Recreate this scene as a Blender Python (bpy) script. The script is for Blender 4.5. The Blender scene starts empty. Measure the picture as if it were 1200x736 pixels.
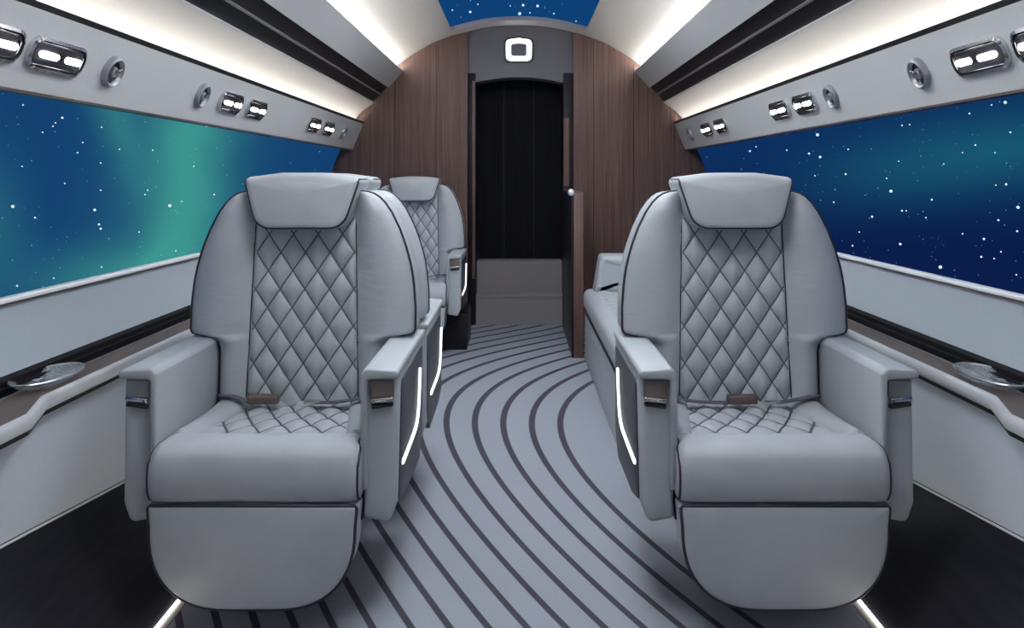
import bpy, bmesh, math, random
from mathutils import Vector, Matrix
PI = math.pi
random.seed(7)
SC = bpy.context.scene
COL = SC.collection
H = 1.10            # camera height
F = 944.0           # focal length in pixels of the 1200 px frame
YN, YF = -2.2, 6.05 # cabin runs from behind the camera to the far bulkhead

# ------------------------------------------------------------------ materials
def newmat(name):
    m = bpy.data.materials.new(name); m.use_nodes = True
    nt = m.node_tree
    return m, nt, nt.nodes['Principled BSDF']

def simple(name, col, rough=0.5, metal=0.0, noise=0.0, nscale=80.0, spec=0.5, bump=0.0, bscale=300.0, coat=0.0, crease=0.0):
    m, nt, b = newmat(name)
    b.inputs['Base Color'].default_value = (*col, 1)
    b.inputs['Roughness'].default_value = rough
    b.inputs['Metallic'].default_value = metal
    b.inputs['Coat Weight'].default_value = coat; b.inputs['Specular IOR Level'].default_value = spec
    tc = nt.nodes.new('ShaderNodeTexCoord')
    if noise:
        n = nt.nodes.new('ShaderNodeTexNoise'); n.inputs['Scale'].default_value = nscale
        n.inputs['Detail'].default_value = 3
        nt.links.new(tc.outputs['Object'], n.inputs['Vector'])
        r = nt.nodes.new('ShaderNodeValToRGB')
        r.color_ramp.elements[0].position = 0.3; r.color_ramp.elements[1].position = 0.7
        r.color_ramp.elements[0].color = (*[c*(1-noise) for c in col], 1)
        r.color_ramp.elements[1].color = (*[min(1, c*(1+noise)) for c in col], 1)
        nt.links.new(n.outputs['Fac'], r.inputs['Fac'])
        nt.links.new(r.outputs['Color'], b.inputs['Base Color'])
    if bump:
        n2 = nt.nodes.new('ShaderNodeTexNoise'); n2.inputs['Scale'].default_value = bscale
        n2.inputs['Detail'].default_value = 2
        nt.links.new(tc.outputs['Object'], n2.inputs['Vector'])
        bp = nt.nodes.new('ShaderNodeBump'); bp.inputs['Strength'].default_value = bump
        bp.inputs['Distance'].default_value = 0.002
        nt.links.new(n2.outputs['Fac'], bp.inputs['Height'])
        nt.links.new(bp.outputs['Normal'], b.inputs['Normal'])
        if crease:
            mp = nt.nodes.new('ShaderNodeMapping'); mp.inputs['Rotation'].default_value = (0.3, 0.7, 0.2); mp.inputs['Scale'].default_value = (7, 7, 26)
            nt.links.new(tc.outputs['Object'], mp.inputs['Vector'])
            n3 = nt.nodes.new('ShaderNodeTexNoise'); n3.inputs['Scale'].default_value = 1.0; n3.inputs['Detail'].default_value = 2
            n3.inputs['Distortion'].default_value = 0.8
            nt.links.new(mp.outputs['Vector'], n3.inputs['Vector'])
            b2 = nt.nodes.new('ShaderNodeBump'); b2.inputs['Strength'].default_value = crease; b2.inputs['Distance'].default_value = 0.01
            nt.links.new(n3.outputs['Fac'], b2.inputs['Height']); nt.links.new(bp.outputs['Normal'], b2.inputs['Normal'])
            nt.links.new(b2.outputs['Normal'], b.inputs['Normal'])
    return m

def emit(name, col, strength):
    m, nt, b = newmat(name)
    b.inputs['Base Color'].default_value = (*col, 1)
    b.inputs['Emission Color'].default_value = (*col, 1)
    b.inputs['Emission Strength'].default_value = strength
    return m

def wood(name, dark, light, sx=60.0, sy=60.0, sz=2.5, rough=0.45, spec=0.5):
    m, nt, b = newmat(name); b.inputs['Specular IOR Level'].default_value = spec
    tc = nt.nodes.new('ShaderNodeTexCoord')
    mp = nt.nodes.new('ShaderNodeMapping'); mp.inputs['Scale'].default_value = (sx, sy, sz)
    nt.links.new(tc.outputs['Object'], mp.inputs['Vector'])
    n = nt.nodes.new('ShaderNodeTexNoise'); n.inputs['Scale'].default_value = 1.0
    n.inputs['Detail'].default_value = 5; n.inputs['Roughness'].default_value = 0.65
    nt.links.new(mp.outputs['Vector'], n.inputs['Vector'])
    r = nt.nodes.new('ShaderNodeValToRGB')
    r.color_ramp.elements[0].position = 0.32; r.color_ramp.elements[0].color = (*dark, 1)
    r.color_ramp.elements[1].position = 0.70; r.color_ramp.elements[1].color = (*light, 1)
    nt.links.new(n.outputs['Fac'], r.inputs['Fac'])
    nt.links.new(r.outputs['Color'], b.inputs['Base Color'])
    b.inputs['Roughness'].default_value = rough
    return m

LEA = (0.40, 0.428, 0.463)
def quilt_mat(name='quilted_leather', lo=0.014, hi=0.044):
    m, nt, b = newmat(name)
    b.inputs['Roughness'].default_value = 0.42
    uv = nt.nodes.new('ShaderNodeUVMap'); uv.uv_map = 'quilt'
    sep = nt.nodes.new('ShaderNodeSeparateXYZ'); nt.links.new(uv.outputs['UV'], sep.inputs[0])
    ds = []
    for ax in 'XY':
        f = nt.nodes.new('ShaderNodeMath'); f.operation = 'PINGPONG'; f.inputs[1].default_value = 0.5
        nt.links.new(sep.outputs[ax], f.inputs[0]); ds.append(f)
    mn = nt.nodes.new('ShaderNodeMath'); mn.operation = 'MINIMUM'
    nt.links.new(ds[0].outputs[0], mn.inputs[0]); nt.links.new(ds[1].outputs[0], mn.inputs[1])
    r = nt.nodes.new('ShaderNodeValToRGB')
    r.color_ramp.elements[0].position = lo; r.color_ramp.elements[0].color = (0.065, 0.067, 0.085, 1)
    r.color_ramp.elements[1].position = hi; r.color_ramp.elements[1].color = (*LEA, 1)
    nt.links.new(mn.outputs[0], r.inputs['Fac']); nt.links.new(r.outputs['Color'], b.inputs['Base Color'])
    return m

def carpet_mat():
    m, nt, b = newmat('striped_carpet')
    b.inputs['Roughness'].default_value = 0.95
    b.inputs['Specular IOR Level'].default_value = 0.15
    uv = nt.nodes.new('ShaderNodeUVMap'); uv.uv_map = 'stripe'
    sep = nt.nodes.new('ShaderNodeSeparateXYZ'); nt.links.new(uv.outputs['UV'], sep.inputs[0])
    f = nt.nodes.new('ShaderNodeMath'); f.operation = 'PINGPONG'; f.inputs[1].default_value = 0.5
    nt.links.new(sep.outputs['X'], f.inputs[0])
    r = nt.nodes.new('ShaderNodeValToRGB')
    r.color_ramp.elements[0].position = 0.095; r.color_ramp.elements[0].color = (1, 1, 1, 1)
    r.color_ramp.elements[1].position = 0.125; r.color_ramp.elements[1].color = (0, 0, 0, 1)
    nt.links.new(f.outputs[0], r.inputs['Fac'])
    gt = nt.nodes.new('ShaderNodeMath'); gt.operation = 'GREATER_THAN'; gt.inputs[1].default_value = 0.6
    nt.links.new(sep.outputs['X'], gt.inputs[0])
    mu = nt.nodes.new('ShaderNodeMath'); mu.operation = 'MULTIPLY'
    nt.links.new(r.outputs['Color'], mu.inputs[0]); nt.links.new(gt.outputs[0], mu.inputs[1])
    tc = nt.nodes.new('ShaderNodeTexCoord')
    n = nt.nodes.new('ShaderNodeTexNoise'); n.inputs['Scale'].default_value = 350; n.inputs['Detail'].default_value = 2
    nt.links.new(tc.outputs['Object'], n.inputs['Vector'])
    pile = nt.nodes.new('ShaderNodeValToRGB')
    pile.color_ramp.elements[0].position = 0.3; pile.color_ramp.elements[0].color = (0.25, 0.27, 0.315, 1)
    pile.color_ramp.elements[1].position = 0.7; pile.color_ramp.elements[1].color = (0.33, 0.35, 0.40, 1)
    nt.links.new(n.outputs['Fac'], pile.inputs['Fac'])
    mx = nt.nodes.new('ShaderNodeMix'); mx.data_type = 'RGBA'
    nt.links.new(mu.outputs[0], mx.inputs['Factor'])
    nt.links.new(pile.outputs['Color'], mx.inputs['A'])
    mx.inputs['B'].default_value = (0.062, 0.058, 0.078, 1)
    nt.links.new(mx.outputs['Result'], b.inputs['Base Color'])
    bp = nt.nodes.new('ShaderNodeBump'); bp.inputs['Strength'].default_value = 0.4; bp.inputs['Distance'].default_value = 0.003
    nt.links.new(n.outputs['Fac'], bp.inputs['Height']); nt.links.new(bp.outputs['Normal'], b.inputs['Normal'])
    return m

def pane_mat():
    m, nt, b = newmat('window_glass')
    out = nt.nodes['Material Output']; nt.nodes.remove(b)
    t = nt.nodes.new('ShaderNodeBsdfTransparent'); g = nt.nodes.new('ShaderNodeBsdfGlossy')
    g.inputs['Roughness'].default_value = 0.02
    mix = nt.nodes.new('ShaderNodeMixShader'); mix.inputs[0].default_value = 0.0006
    nt.links.new(t.outputs[0], mix.inputs[1]); nt.links.new(g.outputs[0], mix.inputs[2])
    nt.links.new(mix.outputs[0], out.inputs['Surface'])
    return m

def dish_mat():
    m, nt, b = newmat('clear_glass')
    b.inputs['Base Color'].default_value = (0.85, 0.9, 0.95, 1)
    b.inputs['Roughness'].default_value = 0.03
    b.inputs['Base Color'].default_value = (0.45, 0.50, 0.55, 1); b.inputs['Roughness'].default_value = 0.08
    out = nt.nodes['Material Output']; t = nt.nodes.new('ShaderNodeBsdfTransparent'); mix = nt.nodes.new('ShaderNodeMixShader')
    mix.inputs[0].default_value = 0.30
    nt.links.new(t.outputs[0], mix.inputs[1]); nt.links.new(b.outputs[0], mix.inputs[2]); nt.links.new(mix.outputs[0], out.inputs['Surface'])
    return m

M = dict(
    leather=simple('grey_leather', LEA, 0.42, noise=0.05, nscale=9, bump=0.12, bscale=420, crease=0.0),
    creased=simple('creased_leather', LEA, 0.42, noise=0.05, nscale=9, bump=0.12, bscale=420, crease=0.28),
    quilt=quilt_mat(), seatquilt=quilt_mat('quilted_seat_leather', 0.03, 0.065),
    piping=simple('dark_piping', (0.022, 0.022, 0.03), 0.5),
    carpet=carpet_mat(),
    panel=simple('grey_panel', (0.56, 0.57, 0.585), 0.45, noise=0.04, nscale=200),
    white=simple('pale_lining', (0.60, 0.59, 0.575), 0.6, noise=0.04, nscale=260),
    sidewall=simple('pale_sidewall', (0.41, 0.455, 0.515), 0.5, noise=0.04, nscale=230),
    lower=simple('pale_lower_sidewall', (0.55, 0.61, 0.69), 0.5, noise=0.04, nscale=230),  # sidewall colour painted lighter to stand in for missing light below the ledge
    rim=simple('ledge_rim', (0.72, 0.73, 0.76), 0.28, 0.45),
    sill=simple('satin_white_lip', (0.75, 0.76, 0.78), 0.3),
    black=simple('black_gap', (0.006, 0.006, 0.008), 0.5),
    dark=simple('dark_gloss', (0.012, 0.011, 0.016), 0.4, noise=0.2, nscale=30, spec=0.25),
    channel=simple('dark_channel', (0.007, 0.0065, 0.010), 0.7, noise=0.2, nscale=30, spec=0.15),
    door=wood('ebony_door', (0.002, 0.002, 0.005), (0.006, 0.0055, 0.011), 25, 25, 1.0, 0.7, 0.2),
    wood=wood('walnut_veneer', (0.082, 0.044, 0.036), (0.185, 0.106, 0.088), 70, 70, 1.6, 0.42),
    ledgewood=wood('ledge_veneer', (0.06, 0.042, 0.038), (0.12, 0.085, 0.075), 60, 2.0, 60, 0.4),
    kick=wood('ebony_kick', (0.006, 0.006, 0.011), (0.016, 0.016, 0.024), 50, 3.0, 50, 0.55, 0.2),
    chrome=simple('chrome', (0.62, 0.62, 0.64), 0.16, 1.0),
    satin=simple('satin_metal', (0.55, 0.56, 0.58), 0.32, 1.0),
    grey_ring=simple('grey_ring', (0.30, 0.31, 0.33), 0.35, 0.5),
    pod=simple('dark_lens', (0.05, 0.048, 0.06), 0.12, 0.4),
    bronze=simple('bronze', (0.21, 0.175, 0.165), 0.35, 0.5),
    recess=simple('charcoal_recess', (0.045, 0.045, 0.058), 0.45, noise=0.1, nscale=60),
    step=simple('step_carpet', (0.26, 0.235, 0.25), 0.9, noise=0.1, nscale=250),
    lintel=simple('grey_lintel', (0.135, 0.135, 0.155), 0.45, noise=0.03, nscale=100),
    strap=simple('belt_webbing', (0.10, 0.10, 0.12), 0.7),
    buckle=simple('buckle_bronze', (0.17, 0.13, 0.115), 0.35, 0.7),
    pane=pane_mat(), dish=dish_mat(),
    led_cove=emit('led_cove', (1.0, 0.93, 0.84), 14.0),
    led_ceil=emit('led_ceiling', (1.0, 0.95, 0.89), 46.0),
    led_floor=emit('led_floor', (1.0, 0.93, 0.84), 16.0),
    led_white=emit('led_white', (1.0, 1.0, 1.0), 3.0),
    led_lamp=emit('led_lamp', (1.0, 0.98, 0.95), 34.0),
    led_panel=emit('led_panel', (0.88, 0.94, 1.0), 13.5),  # glow of the added roof fill lights
    led_side=emit('led_side', (0.95, 0.97, 1.0), 1.4),
    star=emit('starlight', (0.75, 0.92, 1.0), 1.0),
    star_dim=emit('starlight_dim', (0.25, 0.50, 0.66), 1.0),
)

# ------------------------------------------------------------------ object helpers
def link(name, bm, mat, parent=None, smooth=True, angle=40):
    me = bpy.data.meshes.new(name)
    bmesh.ops.recalc_face_normals(bm, faces=bm.faces)
    bm.to_mesh(me); bm.free()
    o = bpy.data.objects.new(name, me); COL.objects.link(o)
    for x in (mat if isinstance(mat, (list, tuple)) else [mat]): me.materials.append(x)
    if smooth:
        for p in me.polygons: p.use_smooth = True
        try: me.set_sharp_from_angle(angle=math.radians(angle))
        except Exception: pass
    if parent: o.parent = parent
    return o
def tag(o, label, cat, group=None):
    o['label'] = label; o['category'] = cat
    if group: o['group'] = group
    return o
def structure(o): o['kind'] = 'structure'; return o
def empty(name, loc, rz=0.0):
    o = bpy.data.objects.new(name, None); COL.objects.link(o)
    o.location = loc; o.rotation_euler = (0, 0, rz); o.empty_display_size = 0.1
    return o
def copy_tree(o, parent=None):
    c = o.copy(); COL.objects.link(c); c.parent = parent
    for ch in list(o.children): copy_tree(ch, c)
    return c

# ------------------------------------------------------------------ mesh helpers
def box(bm, x0, x1, y0, y1, z0, z1, bev=0.0, seg=2):
    mtx = Matrix.Translation(((x0+x1)/2, (y0+y1)/2, (z0+z1)/2)) @ Matrix.Diagonal((abs(x1-x0), abs(y1-y0), abs(z1-z0), 1))
    r = bmesh.ops.create_cube(bm, size=1.0, matrix=mtx)
    if bev:
        es = list({e for v in r['verts'] for e in v.link_edges})
        bmesh.ops.bevel(bm, geom=es, offset=bev, segments=seg, profile=0.5, affect='EDGES', clamp_overlap=True)
def prism(bm, prof, y0, y1, ny=1):
    """closed polygon profile (x, z) extruded along y"""
    rings = []
    for k in range(ny+1):
        y = y0 + (y1-y0)*k/ny
        rings.append([bm.verts.new((x, y, z)) for x, z in prof])
    n = len(prof)
    for a, b in zip(rings, rings[1:]):
        for i in range(n): bm.faces.new((a[i], a[(i+1) % n], b[(i+1) % n], b[i]))
    bm.faces.new(rings[0]); bm.faces.new(rings[-1][::-1])
def prism_x(bm, prof, x0, x1):
    """closed polygon profile (y, z) extruded along x"""
    a = [bm.verts.new((x0, y, z)) for y, z in prof]; b = [bm.verts.new((x1, y, z)) for y, z in prof]
    n = len(prof)
    for i in range(n): bm.faces.new((a[i], a[(i+1) % n], b[(i+1) % n], b[i]))
    bm.faces.new(a); bm.faces.new(b[::-1])
def prism_y(bm, prof, y0, y1): prism(bm, prof, y0, y1)
def smooth_pts(pts, n=6, closed=False):
    """Catmull-Rom through the points"""
    P = [Vector(p) for p in pts]; out = []; N = len(P)
    rng = range(N if closed else N-1)
    for i in rng:
        if closed: p0, p1, p2, p3 = P[i-1], P[i], P[(i+1) % N], P[(i+2) % N]
        else:
            p1, p2 = P[i], P[i+1]
            p0 = P[i-1] if i > 0 else p1*2-p2
            p3 = P[i+2] if i+2 < N else p2*2-p1
        for k in range(n):
            t = k/n
            out.append(0.5*((2*p1)+(p2-p0)*t+(2*p0-5*p1+4*p2-p3)*t*t+(3*p1-p0-3*p2+p3)*t**3))
    if not closed: out.append(P[-1])
    return out
def thick_strip(bm, pts, t, y0, y1, side=1, ny=1):
    """an open (x, z) profile given thickness t, extruded along y as a closed solid"""
    P = [Vector(p).to_2d() for p in pts]; off = []
    for i, p in enumerate(P):
        a = P[max(i-1, 0)]; b = P[min(i+1, len(P)-1)]
        d = (b-a).normalized(); off.append(p + Vector((-d.y, d.x))*t*side)
    prof = [tuple(p) for p in P] + [tuple(p) for p in reversed(off)]
    prism(bm, prof, y0, y1, ny)
def tube(bm, pts, r, n=8, closed=False):
    P = [Vector(p) for p in pts]; N = len(P); rings = []; prev = None
    for i, p in enumerate(P):
        a = P[i-1] if (i > 0 or closed) else P[i]
        b = P[(i+1) % N] if (i < N-1 or closed) else P[i]
        d = (b-a)
        if d.length < 1e-9: d = Vector((0, 0, 1))
        d.normalize()
        if prev is None:
            u = d.orthogonal().normalized()
        else:
            u = prev - d*prev.dot(d)
            u = u.normalized() if u.length > 1e-6 else d.orthogonal().normalized()
        prev = u; v = d.cross(u)
        rings.append([bm.verts.new(p + u*(r*math.cos(2*PI*k/n)) + v*(r*math.sin(2*PI*k/n))) for k in range(n)])
    pairs = list(zip(rings, rings[1:])) + ([(rings[-1], rings[0])] if closed else [])
    for idx, (a, b) in enumerate(pairs):
        sh = 0
        if closed and idx == len(pairs)-1:
            sh = min(range(n), key=lambda s: (a[0].co-b[s].co).length)
        for k in range(n):
            bm.faces.new((a[k], a[(k+1) % n], b[(k+1+sh) % n], b[(k+sh) % n]))
    if not closed:
        bm.faces.new(rings[0][::-1]); bm.faces.new(rings[-1])
def lathe(bm, prof, n=32, sx=1.0, sy=1.0, mtx=Matrix.Identity(4)):
    rings = []
    for r, z in prof:
        if r < 1e-6: rings.append([bm.verts.new(mtx @ Vector((0, 0, z)))])
        else: rings.append([bm.verts.new(mtx @ Vector((r*sx*math.cos(2*PI*k/n), r*sy*math.sin(2*PI*k/n), z))) for k in range(n)])
    for a, b in zip(rings, rings[1:]):
        for k in range(n):
            q = [a[k % len(a)], a[(k+1) % len(a)], b[(k+1) % len(b)], b[k % len(b)]]
            u = []
            for v in q:
                if v not in u: u.append(v)
            if len(u) > 2: bm.faces.new(u)
def inset(poly, d):
    """offset a counter-clockwise 2-D polygon inward by d"""
    n = len(poly); out = []
    for i in range(n):
        p0, p1, p2 = Vector(poly[i-1]), Vector(poly[i]), Vector(poly[(i+1) % n])
        e1 = (p1-p0).normalized(); e2 = (p2-p1).normalized()
        n1 = Vector((-e1.y, e1.x)); n2 = Vector((-e2.y, e2.x))
        nn = n1+n2
        if nn.length < 1e-6: nn = n1
        nn.normalize(); c = max(0.4, nn.dot(n1))
        out.append(p1 + nn*(d/c))
    return out
def slab(bm, poly, d0, d1, r, to3, seg=4, bulge=0.0, r_back=None, cap=5):
    """rounded pillow-like slab: counter-clockwise 2-D outline, depth d0 (front) to d1 (back)"""
    rb = r if r_back is None else r_back
    rows = []
    base = inset(poly, r)
    c = sum(base, Vector((0, 0)))/len(base)
    for k in range(1, cap):
        s = k/cap; rows.append(([c+(p-c)*s for p in base], d0 - bulge*(1-s*s)))
    for k in range(seg+1):
        a = PI/2*k/seg; rows.append((inset(poly, r*(1-math.sin(a))), d0 + r*(1-math.cos(a))))
    for k in range(seg+1):
        a = PI/2*(1-k/seg); rows.append((inset(poly, rb*(1-math.sin(a))), d1 - rb*(1-math.cos(a))))
    vr = [[bm.verts.new(to3(p[0], p[1], d)) for p in ps] for ps, d in rows]
    cf = bm.verts.new(to3(c.x, c.y, d0-bulge)); n = len(poly)
    for i in range(n): bm.faces.new((cf, vr[0][(i+1) % n], vr[0][i]))
    for a, b in zip(vr, vr[1:]):
        for i in range(n): bm.faces.new((a[i], a[(i+1) % n], b[(i+1) % n], b[i]))
    bm.faces.new(vr[-1])
def round_poly(corners, seg=6):
    """[(x, y, radius)] counter-clockwise -> rounded polygon"""
    n = len(corners); out = []
    for i in range(n):
        p0, p1, p2 = [Vector(c[:2]) for c in (corners[i-1], corners[i], corners[(i+1) % n])]
        r = corners[i][2]
        if r <= 0: out.append(p1); continue
        a = (p0-p1).normalized(); b = (p2-p1).normalized()
        ang = a.angle(b); t = min(r/math.tan(ang/2), (p0-p1).length*0.49, (p2-p1).length*0.49)
        rr = t*math.tan(ang/2); cen = p1 + (a+b).normalized()*(rr/math.sin(ang/2))
        s = p1+a*t-cen; e = p1+b*t-cen
        a0 = math.atan2(s.y, s.x); da = math.atan2(e.y, e.x)-a0
        while da > PI: da -= 2*PI
        while da < -PI: da += 2*PI
        for k in range(seg+1):
            q = a0+da*k/seg; out.append(cen+Vector((math.cos(q), math.sin(q)))*rr)
    return [(p.x, p.y) for p in out]
def interp(tab, x):
    if x <= tab[0][0]: return tab[0][1]
    for (a, b), (c, d) in zip(tab, tab[1:]):
        if x <= c:
            t = (x-a)/(c-a); return b+(d-b)*t
    return tab[-1][1]
def mirror(pts, s): return [(x*s, z) for x, z in pts]

# ------------------------------------------------------------------ the cabin shell
# floor carpet with curved stripes: the stripe number is a smooth function of the place on the floor
CC = [2.4852, -8.0841, -0.4936, 2.2735, 1.8861, 0.064, 0.0118, 0.0913, -0.0667, -0.2303]
def stripe_no(X, Y):
    y = min(max(Y, 1.2), 6.3)-3.5
    f = [1, X, y, X*y, y*y, X*X, y**3, X*y*y, y**4, X*y**3]
    return sum(a*b for a, b in zip(CC, f))
def build_floor():
    bm = bmesh.new(); uvl = bm.loops.layers.uv.new('stripe')
    xs = [-0.862+1.724*i/60 for i in range(61)]; ys = [YN+(6.5-YN)*j/160 for j in range(161)]
    g = [[bm.verts.new((x, y, 0)) for x in xs] for y in ys]
    for j in range(160):
        for i in range(60):
            bm.faces.new((g[j][i], g[j][i+1], g[j+1][i+1], g[j+1][i]))
    # edges turned down so that the carpet has its thickness
    res = bmesh.ops.extrude_edge_only(bm, edges=[e for e in bm.edges if e.is_boundary])
    for v in res['geom']:
        if isinstance(v, bmesh.types.BMVert): v.co.z -= 0.03
    for f in bm.faces:
        for l in f.loops: l[uvl].uv = (stripe_no(l.vert.co.x, l.vert.co.y), 0)
    return structure(link('floor', bm, M['carpet'], smooth=False))
build_floor()

def base_z(y): return H - min(max(0.857+0.117*(y-1.857), 0.72), 1.02)
names = {-1: 'left', 1: 'right'}
tcount = [0]
def trim(bm, mat, parent=None, **k):
    tcount[0] += 1
    return structure(link('trim_%d' % tcount[0], bm, mat, **k))

PANE = [(1.325, 1.345), (1.37, 1.26), (1.40, 1.17), (1.405, 1.08), (1.385, 0.97), (1.345, 0.87), (1.296, 0.797)]
for s in (-1, 1):
    nm = names[s]
    # dark curved kick panel between the carpet and the sidewall
    bm = bmesh.new(); rows = []
    ys = [YN+(YF-YN)*j/40 for j in range(41)]
    for y in ys:
        bz = base_z(y)
        pts = [(0.894, -0.002), (0.98, 0.20*bz), (1.09, 0.52*bz), (1.2, bz), (1.26, bz), (1.26, -0.03), (0.894, -0.03)]
        rows.append([bm.verts.new((x*s, y, z)) for x, z in pts])
    for a, b in zip(rows, rows[1:]):
        for i in range(7): bm.faces.new((a[i], a[(i+1) % 7], b[(i+1) % 7], b[i]))
    bm.faces.new(rows[0]); bm.faces.new(rows[-1][::-1])
    structure(link('baseboard_'+nm, bm, M['kick'], angle=30))
    # sidewall: lower panel under the ledge, upper panel under the window
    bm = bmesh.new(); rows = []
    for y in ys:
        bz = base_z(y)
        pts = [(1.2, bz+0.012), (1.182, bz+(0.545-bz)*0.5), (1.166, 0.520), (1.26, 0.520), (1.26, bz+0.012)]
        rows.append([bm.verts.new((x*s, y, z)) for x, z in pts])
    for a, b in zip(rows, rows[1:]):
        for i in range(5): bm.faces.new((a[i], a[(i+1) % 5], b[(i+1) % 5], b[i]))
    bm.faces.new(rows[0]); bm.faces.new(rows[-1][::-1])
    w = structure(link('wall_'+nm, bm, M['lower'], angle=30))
    bm = bmesh.new()
    thick_strip(bm, mirror([(1.276, 0.612), (1.284, 0.68), (1.288, 0.74), (1.286, 0.786)], s), 0.03, YN, YF, side=-s)
    link('upper_panel', bm, M['sidewall'], w)
    bm = bmesh.new()       # rounded white window lip
    prof = round_poly([(1.276, 0.790, 0.002), (1.305, 0.790, 0.002), (1.305, 0.803, 0.004), (1.276, 0.803, 0.010)])
    prism(bm, mirror(prof, s), YN, YF); link('sill_lip', bm, M['sill'], w, angle=60)
    bm = bmesh.new(); prism(bm, mirror([(1.280, 0.784), (1.30, 0.784), (1.30, 0.7895), (1.280, 0.7895)], s), YN, YF)
    link('sill_shadow_gap', bm, M['bronze'], w, smooth=False)
    # fine bright line where sidewall meets the kick panel
    bm = bmesh.new(); tube(bm, [(1.199*s, y, base_z(y)+0.006) for y in ys], 0.0034, 8)
    link('base_trim', bm, M['sill'], w)
    # window
    bm = bmesh.new(); thick_strip(bm, mirror([tuple(p) for p in smooth_pts(PANE, 4)], s), 0.008, YN, YF, side=-s)
    structure(link('window_%d' % (1 if s < 0 else 2), bm, M['pane']))
    # dark channel behind the ledge
    bm = bmesh.new()
    prism(bm, mirror([(1.232, 0.545), (1.232, 0.570), (1.252, 0.570), (1.252, 0.588), (1.262, 0.590), (1.262, 0.604), (1.274, 0.612), (1.31, 0.612), (1.31, 0.545)], s), YN, YF)
    trim(bm, M['channel'], smooth=False)
    # service panel over the window, with its black top edge and bronze lower lip
    bm = bmesh.new()
    prism(bm, mirror([(1.247, 1.324), (1.168, 1.515), (1.184, 1.520), (1.262, 1.342), (1.345, 1.358), (1.345, 1.340), (1.262, 1.322)], s), YN, YF)
    p = trim(bm, M['panel'], angle=20)
    bm = bmesh.new(); prism(bm, mirror([(1.1685, 1.5155), (1.160, 1.530), (1.178, 1.535), (1.185, 1.5205)], s), YN, YF)
    link('top_edge', bm, M['black'], p, smooth=False)
    bm = bmesh.new(); prism(bm, mirror([(1.2465, 1.3235), (1.2615, 1.3215), (1.345, 1.3395), (1.345, 1.333), (1.262, 1.314), (1.249, 1.317)], s), YN, YF)
    link('lower_lip', bm, M['bronze'], p, smooth=False)
    # lit cove above it
    bm = bmesh.new()
    thick_strip(bm, mirror([tuple(q) for q in smooth_pts([(1.232, 1.47), (1.230, 1.525), (1.214, 1.57), (1.17, 1.615), (1.09, 1.672)], 5)], s), 0.02, YN, YF, side=-s)
    prism(bm, mirror([(1.213, 1.474), (1.245, 1.474), (1.245, 1.455), (1.222, 1.455)], s), YN, YF)
    c = trim(bm, M['white'])
    bm = bmesh.new(); prism(bm, mirror([(1.212, 1.476), (1.226, 1.476), (1.226, 1.486), (1.207, 1.486)], s), YN, YF-0.01)
    link('light_strip', bm, M['led_cove'], c, smooth=False)
    # two dark slots with a thin rib between
    def along(t, d=0.0):
        a = Vector((1.088, 1.674)); b = Vector((0.977, 1.79)); n = Vector((b.y-a.y, a.x-b.x)).normalized()
        q = a+(b-a)*t + n*d; return (q.x, q.y)
    bm = bmesh.new(); prism(bm, mirror([along(0, .012), along(1, .012), along(1, .05), along(0, .05)], s), YN, YF)
    d = trim(bm, M['dark'], smooth=False)
    bm = bmesh.new(); prism(bm, mirror([along(.47, -.002), along(.53, -.002), along(.53, .03), along(.47, .03)], s), YN, YF)
    link('rib', bm, M['grey_ring'], d, smooth=False)
    bm = bmesh.new(); prism(bm, mirror([along(-.03, -.002), along(.03, -.002), along(.03, .03), along(-.03, .03)], s), YN, YF)
    link('edge_bead', bm, M['panel'], d, smooth=False)
    # grey ceiling panel in front of the ceiling cove
    bm = bmesh.new()
    prism(bm, mirror([(0.980, 1.786), (0.926, 1.846), (0.868, 1.908), (0.876, 1.918), (0.99, 1.80)], s), YN, YF)
    prism(bm, mirror([(0.915, 1.868), (0.985, 1.868), (0.985, 1.855), (0.928, 1.855)], s), YN, YF)
    g = trim(bm, M['panel'], angle=20)
    bm = bmesh.new(); prism(bm, mirror([(0.916, 1.869), (0.945, 1.869), (0.945, 1.877), (0.909, 1.877)], s), YN, YF-0.01)
    link('light_strip', bm, M['led_ceil'], g, smooth=False)

# ceiling with the long roof window
CEIL = smooth_pts([(0.985, 1.83), (0.978, 1.885), (0.945, 1.930), (0.885, 1.975), (0.79, 2.04), (0.65, 2.122), (0.49, 2.182)], 5)
CMID = smooth_pts([(0.49, 2.182), (0.25, 2.238), (0.0, 2.256), (-0.25, 2.238), (-0.49, 2.182)], 6)
bm = bmesh.new()
for s in (-1, 1):
    thick_strip(bm, mirror([tuple(q) for q in CEIL], s), 0.03, YN, YF, side=-s)
thick_strip(bm, [tuple(q) for q in CMID], 0.03, 5.86, YF, side=-1)
thick_strip(bm, [tuple(q) for q in CMID], 0.03, YN, 4.8, side=-1)
ceil = structure(link('ceiling', bm, M['white']))
bm = bmesh.new(); rows = []
thick_strip(bm, [(x*1.02, z+0.012) for x, z in CMID], 0.008, 4.79, 5.87, side=-1)
structure(link('window_3', bm, M['pane']))
bm = bmesh.new()            # rounded corner fillets of the roof window
for s in (-1, 1):
    prof = [(0.492, 5.862), (0.492, 5.79)] + [(0.492-0.045*math.sin(a)**1 if False else 0.452+0.04*math.cos(a), 5.82+0.04*math.sin(a)) for a in [PI/2*k/6 for k in range(7)]] + [(0.452, 5.862)]
    a = [bm.verts.new((x*s, y, interp([(0.25, 2.238), (0.49, 2.182)], x)-0.002)) for x, y in prof]
    b = [bm.verts.new((v.co.x, v.co.y, v.co.z+0.02)) for v in a]
    n = len(a)
    for i in range(n): bm.faces.new((a[i], a[(i+1) % n], b[(i+1) % n], b[i]))
    bm.faces.new(a); bm.faces.new(b[::-1])
link('corner_fillets', bm, M['white'], ceil, smooth=False)

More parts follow.
